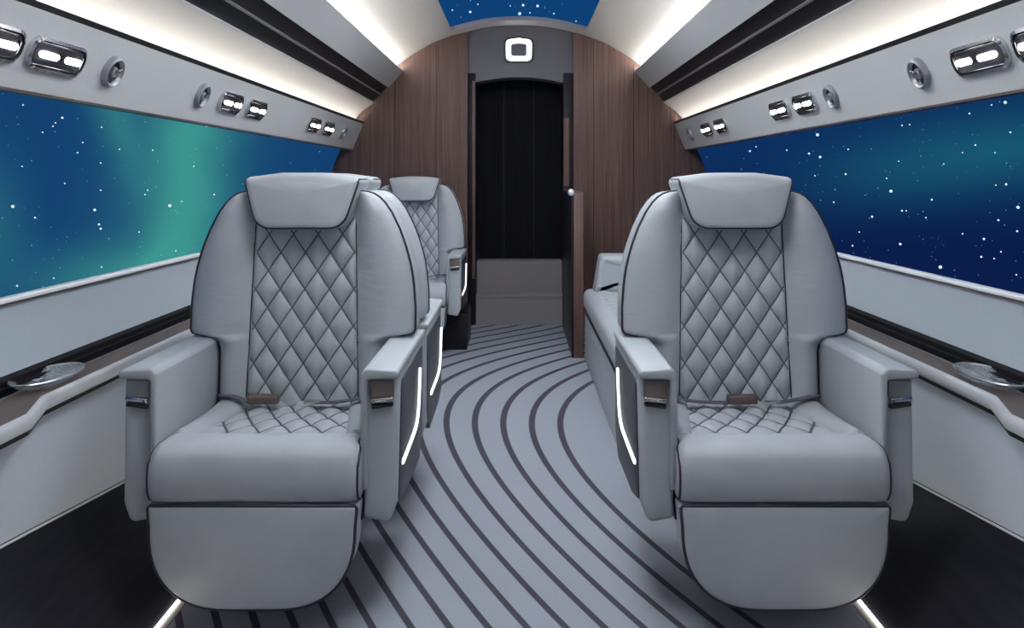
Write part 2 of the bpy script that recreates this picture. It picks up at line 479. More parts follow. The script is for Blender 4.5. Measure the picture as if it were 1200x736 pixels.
# far bulkhead
ARC = [(0.41, 2.235), (0.50, 2.195), (0.65, 2.125), (0.79, 2.045), (0.885, 1.978), (0.93, 1.93), (0.99, 1.80), (1.10, 1.69), (1.19, 1.60), (1.235, 1.53),
       (1.25, 1.45), (1.33, 1.345), (1.37, 1.26), (1.40, 1.17), (1.405, 1.08), (1.385, 0.97), (1.345, 0.87), (1.30, 0.79), (1.30, 0.5), (1.26, 0.1), (1.2, -0.02)]
bm = bmesh.new()
prism(bm, [(0.41, -0.02)]+ARC, YF, YF+0.12)
prism(bm, [(-0.385, -0.02), (-0.385, 2.24)]+mirror(ARC[1:], -1), YF, YF+0.12)
wb = structure(link('wall_back', bm, M['wood'], smooth=False))
bm = bmesh.new()        # slim dark groove lines between the veneer sheets
for x in (-0.93, -0.62, 0.56, 0.86): box(bm, x-0.002, x+0.002, YF-0.0015, YF+0.01, 0.02, {0.93: 1.9, 0.62: 2.1, 0.56: 2.14, 0.86: 1.96}[abs(x)])
link('veneer_groove', bm, M['dark'], wb, smooth=False)
bm = bmesh.new()        # lintel over the doorway with an arched lower edge
prof = [(-0.385, 1.82)] + [(x, 1.815+0.055*math.cos(x/0.4*PI/2)) for x in [-0.33+0.66*k/16 for k in range(17)]] + [(0.41, 1.82), (0.41, 2.222), (0.25, 2.25), (0, 2.27), (-0.25, 2.25), (-0.385, 2.222)]
prism(bm, prof, YF+0.03, YF+0.20)
lin = trim(bm, M['lintel'], smooth=False)
bm = bmesh.new()        # doorway side posts
box(bm, -0.385, -0.325, YF+0.02, YF+0.45, 0, 1.90, 0.006); link_l = trim(bm, M['dark'], angle=30)
bm = bmesh.new()
box(bm, 0.335, 0.41, YF+0.02, YF+0.45, 0, 1.90, 0.006); post_r = trim(bm, M['dark'], angle=30)
bm = bmesh.new()        # walnut facing on the upper post below the dark head piece
box(bm, 0.338, 0.378, YF+0.012, YF+0.022, 1.05, 1.56); box(bm, -0.350, -0.328, YF+0.012, YF+0.022, 0.35, 1.84)
link('post_facing', bm, M['wood'], post_r, smooth=False)
bm = bmesh.new(); box(bm, -0.34, 0.36, YF+0.40, YF+0.46, 0.44, 2.0)
door = structure(link('door_1', bm, M['door'], smooth=False))
bm = bmesh.new()
for x in (-0.12, 0.12): box(bm, x-0.003, x+0.003, YF+0.396, YF+0.402, 0.46, 1.95)
link('panel_groove', bm, M['black'], door, smooth=False)
bm = bmesh.new()
box(bm, -0.45, 0.45, YF+0.44, YF+0.5, -0.02, 2.3)
link('vestibule_wall', bm, M['door'], door, smooth=False)
# front wall behind the camera, closing the cabin
bm = bmesh.new()
full = [(0, 2.30), (0.25, 2.28)] + ARC
prism(bm, full + [(-x, z) for x, z in reversed(full[1:])], YN-0.1, YN)
structure(link('wall_front', bm, M['white'], smooth=False))

# two carpeted steps up to the door
st = empty('step', (0.01, YF+0.03, 0)); tag(st, 'pair of grey carpeted steps up to the dark door at the far end', 'steps')
def step_piece(y0, y1, z0, z1):
    bm = bmesh.new(); prism_x(bm, round_poly([(y0, z0, 0), (y1, z0, 0), (y1, z1, 0), (y0, z1, .012)][::1]), -0.333, 0.323); return bm
link('lower_step', step_piece(0.0, 0.36, 0.0, 0.225), M['step'], st)
link('upper_step', step_piece(0.15, 0.36, 0.225, 0.465), M['step'], st)
bm = bmesh.new(); box(bm, -0.333, 0.323, -0.006, 0.03, 0.205, 0.222, 0.004); link('nosing', bm, M['step'], st)

# small white latch button on the right door post
lb = empty('door_latch', (0.322, 4.948, 1.018)); tag(lb, 'small white latch button at the top of the wood end screen', 'latch')
R_y = Matrix.Rotation(PI/2, 4, 'X')
bm = bmesh.new(); lathe(bm, [(0, 0), (.016, 0), (.018, .004), (.016, .010), (.010, .016), (0, .018)], 20, mtx=R_y); link('button', bm, M['sill'], lb)
bm = bmesh.new(); lathe(bm, [(0.0, -.004), (.0215, -.004), (.0215, .003), (.018, .005), (0, .005)], 20, mtx=R_y); link('collar', bm, M['satin'], lb)

# illuminated rounded-square sign over the door
sg = empty('illuminated_sign', (0.0, YF+0.03, 1.1+150/154.0)); tag(sg, 'glowing white rounded square ring light above the dark door', 'light')
def capsule_(hl, hh, r, seg=6): return round_poly([(-hl, -hh, r), (hl, -hh, r), (hl, hh, r), (-hl, hh, r)], seg)
def rsq(w, h, r): return round_poly([(-w, -h, r), (w, -h*1.0, r), (w*1.02, h*.9, r), (0, h*1.06, .05), (-w*1.02, h*.9, r)], 6)
def to_xz(x, z, d): return (x, d, z)
bm = bmesh.new(); slab(bm, rsq(.112, .098, .04), -0.012, 0.0, .005, to_xz, 3); link('backplate', bm, M['recess'], sg)
bm = bmesh.new()
o_, i_ = rsq(.095, .082, .035), rsq(.060, .050, .018)
def ring_prism(bm, o, i, d0, d1):
    v = [[bm.verts.new((p[0], d, p[1])) for p in q] for q, d in ((o, d0), (o, d1), (i, d1), (i, d0))]
    n = len(o)
    for k in range(4):
        a, b = v[k], v[(k+1) % 4]
        for j in range(n): bm.faces.new((a[j], a[(j+1) % n], b[(j+1) % n], b[j]))
ring_prism(bm, o_, i_, -0.022, -0.008); link('light_ring', bm, M['led_white'], sg)
bm = bmesh.new(); slab(bm, rsq(.056, .046, .016), -0.020, -0.008, .006, to_xz, 3); link('centre_panel', bm, M['lintel'], sg)

# aisle edge: light strip in a dark channel along each side of the carpet
for s in (-1, 1):
    e = empty('floor_light', (0.879*s, (YN+YF)/2, 0.0))
    tag(e, 'thin glowing floor strip along the %s edge of the striped carpet' % names[s], 'light strip', 'floor light strips')
    L = (YF-YN)/2-0.02
    bm = bmesh.new(); box(bm, -0.014, 0.014, -L, L, -0.028, -0.002); link('channel', bm, M['black'], e, smooth=False)
    bm = bmesh.new(); box(bm, 0.009*s-0.003, 0.009*s+0.003, -L, L, -0.006, 0.004, 0.0015, 2); link('light_bar', bm, M['led_floor'], e)

# fill lights added in the roof, out of view, to brighten the cabin
for k, y in enumerate((1.5, 2.8, 4.15)):
    e = empty('ceiling_light', (0, y, 2.238)); tag(e, ['wide luminous ceiling light in the roof before the front pair of seats', 'wide luminous ceiling light above the backs of the front pair of seats', 'wide luminous ceiling light over the aisle beside the roof window'][k], 'ceiling light', 'ceiling lights')
    bm = bmesh.new(); o_ = [(x, y_) for x, y_ in capsule_(.44, .30, .06)]; i_ = capsule_(.42, .28, .05)
    v = [[bm.verts.new((p[0], p[1], z)) for p in q] for q, z in ((o_, .0), (o_, -.03), (i_, -.03), (i_, .0))]; n = len(o_)
    for a in range(4):
        for j in range(n): bm.faces.new((v[a][j], v[a][(j+1) % n], v[(a+1) % 4][(j+1) % n], v[(a+1) % 4][j]))
    link('frame', bm, M['satin'], e)
    bm = bmesh.new(); box(bm, -.42, .42, -.28, .28, -.024, -.006, .004); link('diffuser', bm, M['led_panel'], e)

# ------------------------------------------------------------------ side ledges
def ledge(s):
    t = empty('side_ledge', (1.16*s, 2.0, 0.545))
    tag(t, 'wood topped side ledge with metal rim along the %s wall under the window' % names[s], 'ledge', 'side ledges')
    o = Vector((1.16*s, 2.0, 0.545))
    path = [(1.140, YF-0.02), (1.140, 1.945), (1.1385, 1.938), (1.0875, 1.800), (1.086, 1.792), (1.086, YN+0.02)]
    def off(d): return [((x+d)*s, y) for x, y in path]
    # rim: rounded profile swept along the path
    prof = [(0.000, -0.002), (-0.005, 0.006), (-0.005, 0.018), (0.000, 0.028), (0.006, 0.032), (0.012, 0.032), (0.015, 0.029), (0.015, -0.002)]
    bm = bmesh.new(); rings = []
    for x, y in path:
        rings.append([bm.verts.new(((x+dx)*s-o.x, y-o.y, dz)) for dx, dz in prof])
    n = len(prof)
    for a, b in zip(rings, rings[1:]):
        for i in range(n): bm.faces.new((a[i], a[(i+1) % n], b[(i+1) % n], b[i]))
    bm.faces.new(rings[0]); bm.faces.new(rings[-1][::-1])
    link('metal_rim', bm, M['rim'], t, angle=35)
    bm = bmesh.new(); rings = []     # wood top between the rim and the channel
    for x, y in path:
        rings.append([bm.verts.new((q*s-o.x, y-o.y, z)) for q, z in ((x+0.0155, 0.0), (x+0.0155, 0.028), (1.2315, 0.030), (1.2315, 0.0))])
    for a, b in zip(rings, rings[1:]):
        for i in range(4): bm.faces.new((a[i], a[(i+1) % 4], b[(i+1) % 4], b[i]))
    bm.faces.new(rings[0]); bm.faces.new(rings[-1][::-1])
    link('wood_top', bm, M['ledgewood'], t, smooth=False)
    bm = bmesh.new(); box(bm, (1.229*s-o.x)-0.0022, (1.229*s-o.x)+0.0022, YN-o.y, YF-0.02-o.y, 0.027, 0.0335); link('edge_bead', bm, M['satin'], t, smooth=False)
    bm = bmesh.new(); rings = []     # dark shadow gap under the rim
    for x, y in path:
        rings.append([bm.verts.new((q*s-o.x, y-o.y, z)) for q, z in ((x+0.007, -0.016), (x+0.007, -0.0025), (x+0.06, -0.0025), (x+0.06, -0.016))])
    for a, b in zip(rings, rings[1:]):
        for i in range(4): bm.faces.new((a[i], a[(i+1) % 4], b[(i+1) % 4], b[i]))
    bm.faces.new(rings[0]); bm.faces.new(rings[-1][::-1])
    link('underside', bm, M['dark'], t, smooth=False)
for s in (-1, 1): ledge(s)

# oval glass dishes on the ledges
def dish(s):
    t = empty('glass_dish', (1.213*s, 2.075, 0.5765))
    tag(t, 'clear oval glass cup dish set on the %s ledge beside the front %s seat' % (names[s], names[s]), 'dish', 'glass dishes on the ledges')
    bm = bmesh.new()
    lathe(bm, [(0, 0.0), (.62, 0.0), (.80, .004), (.94, .012), (1.0, .018), (1.02, .020), (1.0, .022), (.95, .020), (.88, .014), (.76, .008), (.60, .005), (0, .004)], 48, 0.064, 0.122)
    link('bowl', bm, M['dish'], t)
    bm = bmesh.new(); tube(bm, [(0.065*math.cos(a), 0.124*math.sin(a), 0.0215) for a in [2*PI*k/48 for k in range(48)]], 0.0028, 8, True)
    link('rim', bm, M['satin'], t)
    bm = bmesh.new(); box(bm, -.012, .012, -.052, -.030, .006, .020, .003); link('divider', bm, M['chrome'], t)
for s in (-1, 1): dish(s)

# ------------------------------------------------------------------ service-panel fittings
def panel_frame(s, y):
    """matrix whose local z points out of the service panel, local x along the cabin"""
    a = Vector((1.247*s, 0, 1.324)); b = Vector((1.168*s, 0, 1.515)); m = (a+b)/2
    up = (b-a).normalized(); ax = Vector((0, 1, 0)); n = ax.cross(up)
    if n.x*s > 0: n = -n
    xx = up.cross(n)
    mt = Matrix((( xx.x, up.x, n.x, m.x), (xx.y, up.y, n.y, y), (xx.z, up.z, n.z, m.z), (0, 0, 0, 1)))
    return mt
def capsule(hl, hh, r, seg=8): return round_poly([(-hl, -hh, r), (hl, -hh, r), (hl, hh, r), (-hl, hh, r)], seg)
def to_xy(x, y, d): return (x, y, -d)
light0 = empty('reading_light', (0, 0, 0))
bm = bmesh.new(); o_, i_ = capsule(.125, .043, .036), capsule(.116, .035, .030)
def ring_flat(bm, o, i, z0, z1, zi):
    v = [[bm.verts.new((p[0], p[1], z)) for p in q] for q, z in ((o, z0), (o, z1), (i, zi), (i, z0))]
    n = len(o)
    for k in range(4):
        a, b = v[k], v[(k+1) % 4]
        for j in range(n): bm.faces.new((a[j], a[(j+1) % n], b[(j+1) % n], b[j]))
ring_flat(bm, o_, i_, 0.0, 0.010, 0.014); link('bezel', bm, M['chrome'], light0)
bm = bmesh.new(); slab(bm, capsule(.115, .034, .029), -0.012, 0.0, .010, to_xy, 4, bulge=0.006); link('lens_housing', bm, M['pod'], light0)
for q in (-1, 1):
    bm = bmesh.new(); slab(bm, capsule(.036, .0085, .0084, 5), -0.0215, -0.010, .003, to_xy, 3)
    o = link('lamp_bar', bm, M['led_lamp'], light0); o.location = (0.052*q, 0, 0)
vent0 = empty('air_vent', (0, 0, 0))
bm = bmesh.new(); lathe(bm, [(.033, .002), (.036, .014), (.041, .018), (.047, .014), (.050, .0), (.033, 0.0)], 36); link('ring', bm, M['grey_ring'], vent0)
bm = bmesh.new(); lathe(bm, [(0, .001), (.0355, .001), (.0365, .007), (.028, .003), (0, .004)], 32); link('socket', bm, M['black'], vent0)
bm = bmesh.new(); lathe(bm, [(.016, .003), (.017, .010), (.014, .015), (.009, .016), (.008, .009), (0, .008)], 28); link('nozzle', bm, M['grey_ring'], vent0)
for k in range(3):
    bm = bmesh.new(); a = 2*PI*k/3+0.5; tube(bm, [(0.018*math.cos(a), 0.018*math.sin(a), .012), (0.033*math.cos(a), 0.033*math.sin(a), .012)], .003, 6)
    link('spoke', bm, M['chrome'], vent0)
def place(proto, s, y, label, cat, group, first):
    o = proto if first else copy_tree(proto)
    o.matrix_world = panel_frame(s, y); tag(o, label, cat, group)
LP = {-1: [1.825, 2.10, 3.365, 3.69, 4.73, 5.08], 1: [1.83, 2.105, 3.39, 3.715, 4.80, 5.15]}
words = ['cut off by the frame edge', 'big twin bar reading light beside the nearest air vent', 'nearer of the middle pair', 'farther of the middle pair', 'nearer of the far pair', 'farther of the far pair']
first = True
for s in (-1, 1):
    for y, wd in zip(LP[s], words):
        lab = ('chrome rimmed reading light on the %s panel, %s' % (names[s], wd)) if not wd.startswith('big') else (wd + ' on the %s panel' % names[s])
        place(light0, s, y, lab, 'reading light', 'reading lights over the windows', first); first = False
VP = {-1: [2.385, 3.06, 5.52], 1: [2.42, 3.10, 5.66]}
vw = ['round air vent on the %s panel nearest the camera', 'round air vent on the %s panel next to the middle light pair', 'small far air vent on the %s panel beside the wood bulkhead']
first = True
for s in (-1, 1):
    for y, wd in zip(VP[s], vw):
        place(vent0, s, y, wd % names[s], 'air vent', 'air vents over the windows', first); first = False

# ------------------------------------------------------------------ the cabin seat
WT = [(.42, .243), (.590, .243), (.607, .246), (.620, .254), (.630, .270), (.637, .292), (.641, .315), (.645, .328), (.655, .333), (.72, .333), (.795, .327), (.85, .317), (.896, .304),
      (.95, .284), (1.0, .259), (1.03, .238), (1.046, .222), (1.056, .206), (1.061, .19), (1.064, .165)]
def Wb(z): return interp(WT, z)
def yb(z): return 0.442+(z-.42)*0.085
def chalf(z): return 0.150+0.016*max(0, min(1, (1.0-z)/.55))
def bfront(x, z):
    w = Wb(z); c = chalf(z); ax = abs(x)
    if ax <= c: return yb(z)+0.012*(1-max(0, (ax-c+.02)/.02)*0.3)
    t = min(1, (ax-c)/max(w-c, 1e-4))
    amp = 0.040*min(1, (w-c)/.10)
    return yb(z)+0.0084*(1-t) - amp*math.sin(PI*t)**0.75
ZROWS = [.42, .46, .50, .54, .57, .59, .60, .607, .614, .62, .625, .63, .634, .637, .639, .641, .643, .645, .65, .655, .67, .69, .72, .75, .78, .81, .84, .87, .90, .925, .95, .975, 1.0, 1.015, 1.03, 1.038, 1.046, 1.051, 1.056, 1.059, 1.061, 1.063, 1.064]
PX, PZ = 0.0735, 0.109
def puff(a, b): return abs(math.sin(PI*a)*math.sin(PI*b))**0.55

def make_seat(mir, bx):
    root = empty('cabin_seat', (0, 0, 0))
    LE, PI_ = M['leather'], M['piping']
    A = lambda x: x*mir                                      # +x is the aisle side before mirroring
    # --- backrest shell
    bm = bmesh.new(); NC = 56; ss = [-1+2*i/NC for i in range(NC+1)]
    fr = []; layers = []
    for z in ZROWS: fr.append([bm.verts.new((s*Wb(z), bfront(s*Wb(z), z), z)) for s in ss])
    def back_y(z): return yb(z)+0.118
    bk = []
    for z in ZROWS:
        w = Wb(z)-0.012
        bk.append([bm.verts.new((s*w, back_y(z)+0.012-0.0*s, z-(0.012 if z > 1.05 else 0))) for s in ss])
    for j in range(len(ZROWS)-1):
        for i in range(NC):
            bm.faces.new((fr[j][i], fr[j][i+1], fr[j+1][i+1], fr[j+1][i]))
            bm.faces.new((bk[j][i+1], bk[j][i], bk[j+1][i], bk[j+1][i+1]))
    def ring(g): return [r[0] for r in g] + g[-1][1:] + [r[-1] for r in reversed(g[:-1])] + list(reversed(g[0][1:-1]))
    rf, rb = ring(fr), ring(bk)
    mid = [bm.verts.new((v.co.x, back_y(min(1.064, max(.42, v.co.z)))-0.004, v.co.z)) for v in rf]
    n = len(rf)
    for a, b in ((rf, mid), (mid, rb)):
        for i in range(n): bm.faces.new((a[i], a[(i+1) % n], b[(i+1) % n], b[i]))
    back = link('backrest', bm, M['creased'], root, angle=50)
    # quilted centre of the backrest
    bm = bmesh.new(); uvl = bm.loops.layers.uv.new('quilt'); NX, NZ = 84, 150; g = []; uvs = {}
    for j in range(NZ+1):
        z = .425+(.985-.425)*j/NZ; row = []; c = chalf(z)-0.001
        for i in range(NX+1):
            x = -c+2*c*i/NX; a = x/PX+(z-.0085)/PZ; b = x/PX-(z-.0085)/PZ
            e = min(1, (c-abs(x))/.018)
            v = bm.verts.new((x, yb(z)+0.009-0.016*puff(a, b)*e**.5, z)); uvs[v] = (a+50, b+50); row.append(v)
        g.append(row)
    for j in range(NZ):
        for i in range(NX): bm.faces.new((g[j][i], g[j][i+1], g[j+1][i+1], g[j+1][i]))
    for f in bm.faces:
        for l in f.loops: l[uvl].uv = uvs[l.vert]
    link('quilted_panel', bm, M['quilt'], back, angle=80)
    # seams either side of the quilting
    for s in (-1, 1):
        bm = bmesh.new(); tube(bm, [(s*chalf(z), yb(z)+0.006, z) for z in [.43+.54*k/30 for k in range(31)]], .0022, 6)
        link('seam', bm, PI_, back)
    # dark piping: front edge and rear edge of the shell
    def outline(fy, sh=0.0):
        zz = [z for z in ZROWS if z >= .44]
        return [(-(Wb(z)-sh), fy(z), z) for z in zz] + [((Wb(z)-sh), fy(z), z) for z in reversed(zz)]
    bm = bmesh.new(); tube(bm, outline(lambda z: yb(z)-0.001), .0038, 8); link('front_piping', bm, PI_, back)
    # --- headrest
    hp = round_poly([(-.130, .952, .060), (.130, .952, .060), (.176, 1.104, .018), (0.06, 1.119, .08), (-0.06, 1.119, .08), (-.176, 1.104, .018)], 7)
    def hr3(x, z, d): return (x, d+(z-1.04)*0.16+0.012*(x/.17)**2, z)
    bm = bmesh.new(); slab(bm, hp, 0.418, 0.592, .022, hr3, 5, bulge=0.008, r_back=.02); head = link('headrest', bm, LE, root, angle=60)
    hpi = inset(hp, .006)
    rc = max(hp, key=lambda p: p[0]+p[1]); cx_, cz_ = rc[0]-.002, rc[1]-.002
    left_ = sorted([p for p in hpi if p[1] < cz_-.006 and p[0] < -.02], key=lambda p: -p[1])
    right_ = [(-p[0], p[1]) for p in reversed(left_)]
    pth = [hr3(p[0], p[1], 0.428) for p in left_+right_]
    deep = (.56, .52, .48, .45, .438)
    bm = bmesh.new()
    tube(bm, [hr3(-cx_, cz_, dd) for dd in deep] + pth + [hr3(cx_, cz_, dd) for dd in reversed(deep)], .0042, 8); link('headrest_piping', bm, PI_, head)
    # --- seat cushion
    prof = smooth_pts([(.03, .316), (.006, .325), (-.006, .358), (-.004, .40), (.010, .434), (.040, .455), (.085, .460), (.13, .453), (.20, .449), (.30, .447), (.40, .449), (.475, .452)], 9)
    L = [0.0]
    for a, b in zip(prof, prof[1:]): L.append(L[-1]+(b-a).length)
    bm = bmesh.new(); uvl = bm.loops.layers.uv.new('quilt'); NX = 110; g = []
    def width(y): return .256-.010*max(0, min(1, (y-.03)/.04))
    def qhalf(y): return 0.155+0.055*max(0, min(1, (.42-y)/.32))
    for p in prof:
        y0, z0 = p.x, p.y; row = []; w = width(y0)
        for i in range(NX+1):
            s = -1+2*i/NX; sg = math.copysign(1, s); x = sg*w*(abs(s)**.9); y, z = y0, z0
            e = max(0, (abs(x)-(w-.028))/.028)            # rounded ends
            k = 1-math.sqrt(max(0, 1-e*e))
            y += k*0.020*(1 if y0 < .05 else 0)
            if z0 > .42: z -= k*.022
            if z0 < .34: z += k*.012
            if y0 > .115 and z0 > .43:                     # sunken quilted centre between bolsters
                q = qhalf(y0); ee = min(1, max(0, (q-abs(x))/.015)); ff = min(1, max(0, (y0-.115)/.012))
                z -= .020*ee*ff
                z += .010*math.sin(PI*min(1, max(0, (abs(x)-q)/max(.02, w-q))))
            row.append(bm.verts.new((x, y, z)))
        g.append(row)
    bot = [[bm.verts.new((v.co.x*.97, max(v.co.y, .03), .314)) for v in (g[0][0], g[0][NX])], [bm.verts.new((v.co.x*.97, v.co.y, .314)) for v in (g[-1][0], g[-1][NX])]]
    for j in range(len(g)-1):
        for i in range(NX): bm.faces.new((g[j][i], g[j][i+1], g[j+1][i+1], g[j+1][i]))
    bm.faces.new([r[0] for r in g] + [bot[1][0], bot[0][0]]); bm.faces.new([r[NX] for r in reversed(g)] + [bot[0][1], bot[1][1]])
    bm.faces.new(g[0][::-1] + [bot[0][0], bot[0][1]]); bm.faces.new(g[-1] + [bot[1][1], bot[1][0]]); bm.faces.new((bot[0][0], bot[1][0], bot[1][1], bot[0][1]))
    cus = link('seat_cushion', bm, LE, root, angle=60)
    bm = bmesh.new(); uvl = bm.loops.layers.uv.new('quilt'); uvs = {}; NX, NY = 90, 90; g = []
    for j in range(NY+1):
        y = .120+(.452-.120)*j/NY; row = []; q = qhalf(y)-.003
        for i in range(NX+1):
            x = -q+2*q*i/NX; xx = x*(.185/qhalf(y)); a = xx/.078+(y-.12)/.125; b = xx/.078-(y-.12)/.125
            e = min(1, (q-abs(x))/.02, (y-.118)/.02)
            v = bm.verts.new((x, y, 0.4335+.012*puff(a, b)*max(0, e)**.5)); uvs[v] = (a+50, b+50); row.append(v)
        g.append(row)
    for j in range(NY):
        for i in range(NX): bm.faces.new((g[j][i], g[j][i+1], g[j+1][i+1], g[j+1][i]))
    for f in bm.faces:
        for l in f.loops: l[uvl].uv = uvs[l.vert]
    link('quilted_panel', bm, M['seatquilt'], cus, angle=80)
    for s in (-1, 1):                                    # end seams of the front roll
        bm = bmesh.new()
        tube(bm, [(s*(width(p.x)-.004), p.x+(.010 if p.x < .05 else 0), p.y-(.012 if p.y > .42 else -.004 if p.y < .34 else 0)) for p in prof[2:70]], .0034, 6)
        link('seam', bm, PI_, cus)
    # --- leg rest
    lp = [(-(.050+.200*max(0, math.cos(a))**.82), .267-.200*math.sin(a)**.82) for a in [PI/2*k/14 for k in range(15)]]
    lp = lp + [(-x, z) for x, z in reversed(lp)] + [(.2535, .304), (.2535, .311), (.248, .3185), (-.248, .3185), (-.2535, .311), (-.2535, .304)]
    def lr3(x, z, d): return (x, d+(z-.31)*0.03, z)
    bm = bmesh.new(); slab(bm, lp, -.002, .085, .014, lr3, 4, bulge=.006); leg = link('leg_rest', bm, LE, root, angle=60)
    bm = bmesh.new(); tube(bm, [lr3(p[0], p[1], .004) for p in inset(lp, .003)], .0044, 8, True); link('leg_rest_piping', bm, PI_, leg)
    # --- arms
    for side in (-1, 1):
        sx = side*mir
        def X(v): return v*sx
        arm = None
        bm = bmesh.new()
        prof_ = round_poly([(.256, .262, .010), (.320, .250, .018), (.338, .300, .02), (.338, .612, .012), (.256, .612, .006)], 4)
        def body3(x, z, d): return (X(x), d - (0.62-z)*0.03, z)
        slab(bm, prof_, .068, .60, .012, body3, 3, cap=2)
        arm = link('armrest', bm, LE, root, angle=45)
        # padded cap: covers the top and runs down the inner side
        bm = bmesh.new()
        capp = round_poly([(.250, .335, .004), (.2665, .335, .004), (.2665, .606, .008), (.344, .610, .007), (.344, .630, .016), (.262, .636, .022), (.250, .62, .01)], 5)
        def cap3(x, z, d): return (X(x), d, z)
        slab_l(bm, capp, .046, .585, .009, cap3)
        link('arm_pad', bm, LE, arm, angle=50)
        # slot with chrome latch on the arm front
        bm = bmesh.new(); slab(bm, round_poly([(.274, .560, .004), (.332, .560, .004), (.332, .603, .004), (.274, .603, .004)], 3), .061, .075, .003, body3, 2, cap=2)
        sl = link('latch_recess', bm, M['bronze' if side > 0 else 'grey_ring'], arm)
        bm = bmesh.new(); slab(bm, round_poly([(.276, .546, .004), (.330, .552, .004), (.330, .564, .003), (.276, .559, .003)], 3), .053, .075, .004, body3, 3, cap=2)
        link('latch', bm, M['chrome'], sl)
        bm = bmesh.new(); slab(bm, round_poly([(.276, .532, .004), (.330, .539, .004), (.330, .549, .003), (.276, .543, .003)], 3), .0585, .075, .003, body3, 3, cap=2)
        link('latch_gap', bm, M['piping'], sl)
        # charcoal inlay with a light strip on the outside of each arm
        pol = round_poly([(.085, .300, .006), (.20, .272, .03), (.50, .262, .02), (.565, .33, .03), (.565, .585, .008), (.135, .585, .02)], 4)
        def side3(y, z, d): return (X(.3395-d), y, z)
        bm = bmesh.new(); slab(bm, pol, -.0015, .012, .001, side3, 2, cap=2)
        inl = link('side_inlay', bm, M['recess'], arm, angle=30)
        bm = bmesh.new()
        tube(bm, [(X(.3425), p[0], p[1]) for p in smooth_pts([(.485, .535), (.468, .47), (.440, .415), (.395, .388), (.30, .380), (.13, .376)], 5)], .0058, 8)
        link('light_strip', bm, M['led_side'], inl)
    # --- pedestal
    bm = bmesh.new(); prism(bm, round_poly([(-.13, 0, .004), (.13, 0, .004), (.17, .27, .01), (-.17, .27, .01)], 2), .27, .55)
    link('pedestal', bm, M['dark'], root, angle=30)
    bm = bmesh.new(); box(bm, -.255, .255, .06, .50, .255, .32, .006); link('seat_pan', bm, M['dark'], root, angle=30)
    # --- seat belt
    belt = None
    def ribbon(bm, pts, w=.024, t=.0016):
        P = smooth_pts(pts, 6); r = []
        for i, p in enumerate(P):
            d = (P[min(i+1, len(P)-1)]-P[max(i-1, 0)]).normalized(); sd = d.cross(Vector((0, 0, 1))).normalized()*w/2
            up = Vector((0, 0, t)); r.append([bm.verts.new(q) for q in (p+sd-up, p-sd-up, p-sd+up, p+sd+up)])
        for a, b in zip(r, r[1:]):
            for i in range(4): bm.faces.new((a[i], a[(i+1) % 4], b[(i+1) % 4], b[i]))
        bm.faces.new(r[0]); bm.faces.new(r[-1][::-1])
    bm = bmesh.new(); ribbon(bm, [(-.236, .432, .468), (-.19, .405, .470), (-.14, .385, .462), (bx-.03, .382, .458)])
    belt = link('seat_belt', bm, M['strap'], root)
    bm = bmesh.new(); slab(bm, round_poly([(bx-.042, .366, .008), (bx+.045, .372, .008), (bx+.045, .404, .008), (bx-.042, .400, .008)], 3), -.480, -.4555, .005, lambda x, y, d: (x, y, -d), 3)
    link('buckle', bm, M['buckle'], belt)
    bm = bmesh.new(); ribbon(bm, [(.236, .428, .468), (.18, .392, .468), (.12, .385, .460), (bx+.10 if bx > -.05 else .055, .39, .457)])
    link('loose_strap', bm, M['strap'], belt)
    bm = bmesh.new(); tx = (bx+.10 if bx > -.05 else .055); box(bm, tx-.03, tx+.012, .378, .404, .4565, .4605, .001); link('belt_tongue', bm, M['satin'], belt)
    return root

def slab_l(bm, poly, d0, d1, r, to3, seg=3):
    """like slab but with flat ends, good for L-shaped outlines"""
    rows = []
    for k in range(seg+1):
        a = PI/2*k/seg; rows.append((inset(poly, r*.6*(1-math.sin(a))), d0 + r*(1-math.cos(a))))
    for k in range(seg+1):
        a = PI/2*(1-k/seg); rows.append((inset(poly, r*.6*(1-math.sin(a))), d1 - r*(1-math.cos(a))))
    vr = [[bm.verts.new(to3(p[0], p[1], d)) for p in ps] for ps, d in rows]; n = len(poly)
    for a, b in zip(vr, vr[1:]):
        for i in range(n): bm.faces.new((a[i], a[(i+1) % n], b[(i+1) % n], b[i]))
    f1 = bm.faces.new(vr[0]); f2 = bm.faces.new(vr[-1][::-1])
    bmesh.ops.triangulate(bm, faces=[f1, f2])

seat_l = make_seat(1, -.095)
seat_l.location = (-.640, 1.93, 0)
tag(seat_l, 'front left quilted grey leather cabin seat facing the camera, beside the aurora window', 'seat', 'quilted cabin seats')
seat_r = make_seat(-1, 0.0)
seat_r.location = (.640, 1.93, 0)
tag(seat_r, 'front right quilted grey leather cabin seat facing the camera, beside the dark blue window', 'seat', 'quilted cabin seats')
seat_b = copy_tree(seat_r); seat_b.location = (-.640, 3.205, 0); seat_b.rotation_euler = (0, 0, PI)
tag(seat_b, 'grey leather cabin seat turned away, back to back with the front left seat', 'seat', 'quilted cabin seats')
for ch in seat_b.children_recursive:      # the inlay strip of this seat bends the other way
    if ch.name.startswith('light_strip'): ch.scale = (1, -1, 1); ch.location = (0, .615, 0)
seat_f = copy_tree(seat_l); seat_f.location = (-.697, 4.92, 0)
tag(seat_f, 'farthest grey leather cabin seat, partly hidden, against the left wood bulkhead', 'seat', 'quilted cabin seats')

for ch in list(seat_f.children):           # this seat stands on a wider black plinth
    if ch.name.startswith('pedestal'): bpy.data.objects.remove(ch)
bm = bmesh.new(); box(bm, .02, .362, .27, .70, 0, .235, .004); box(bm, -.25, .25, .2, .5, .2, .258)
link('plinth', bm, M['dark'], seat_f, angle=30)

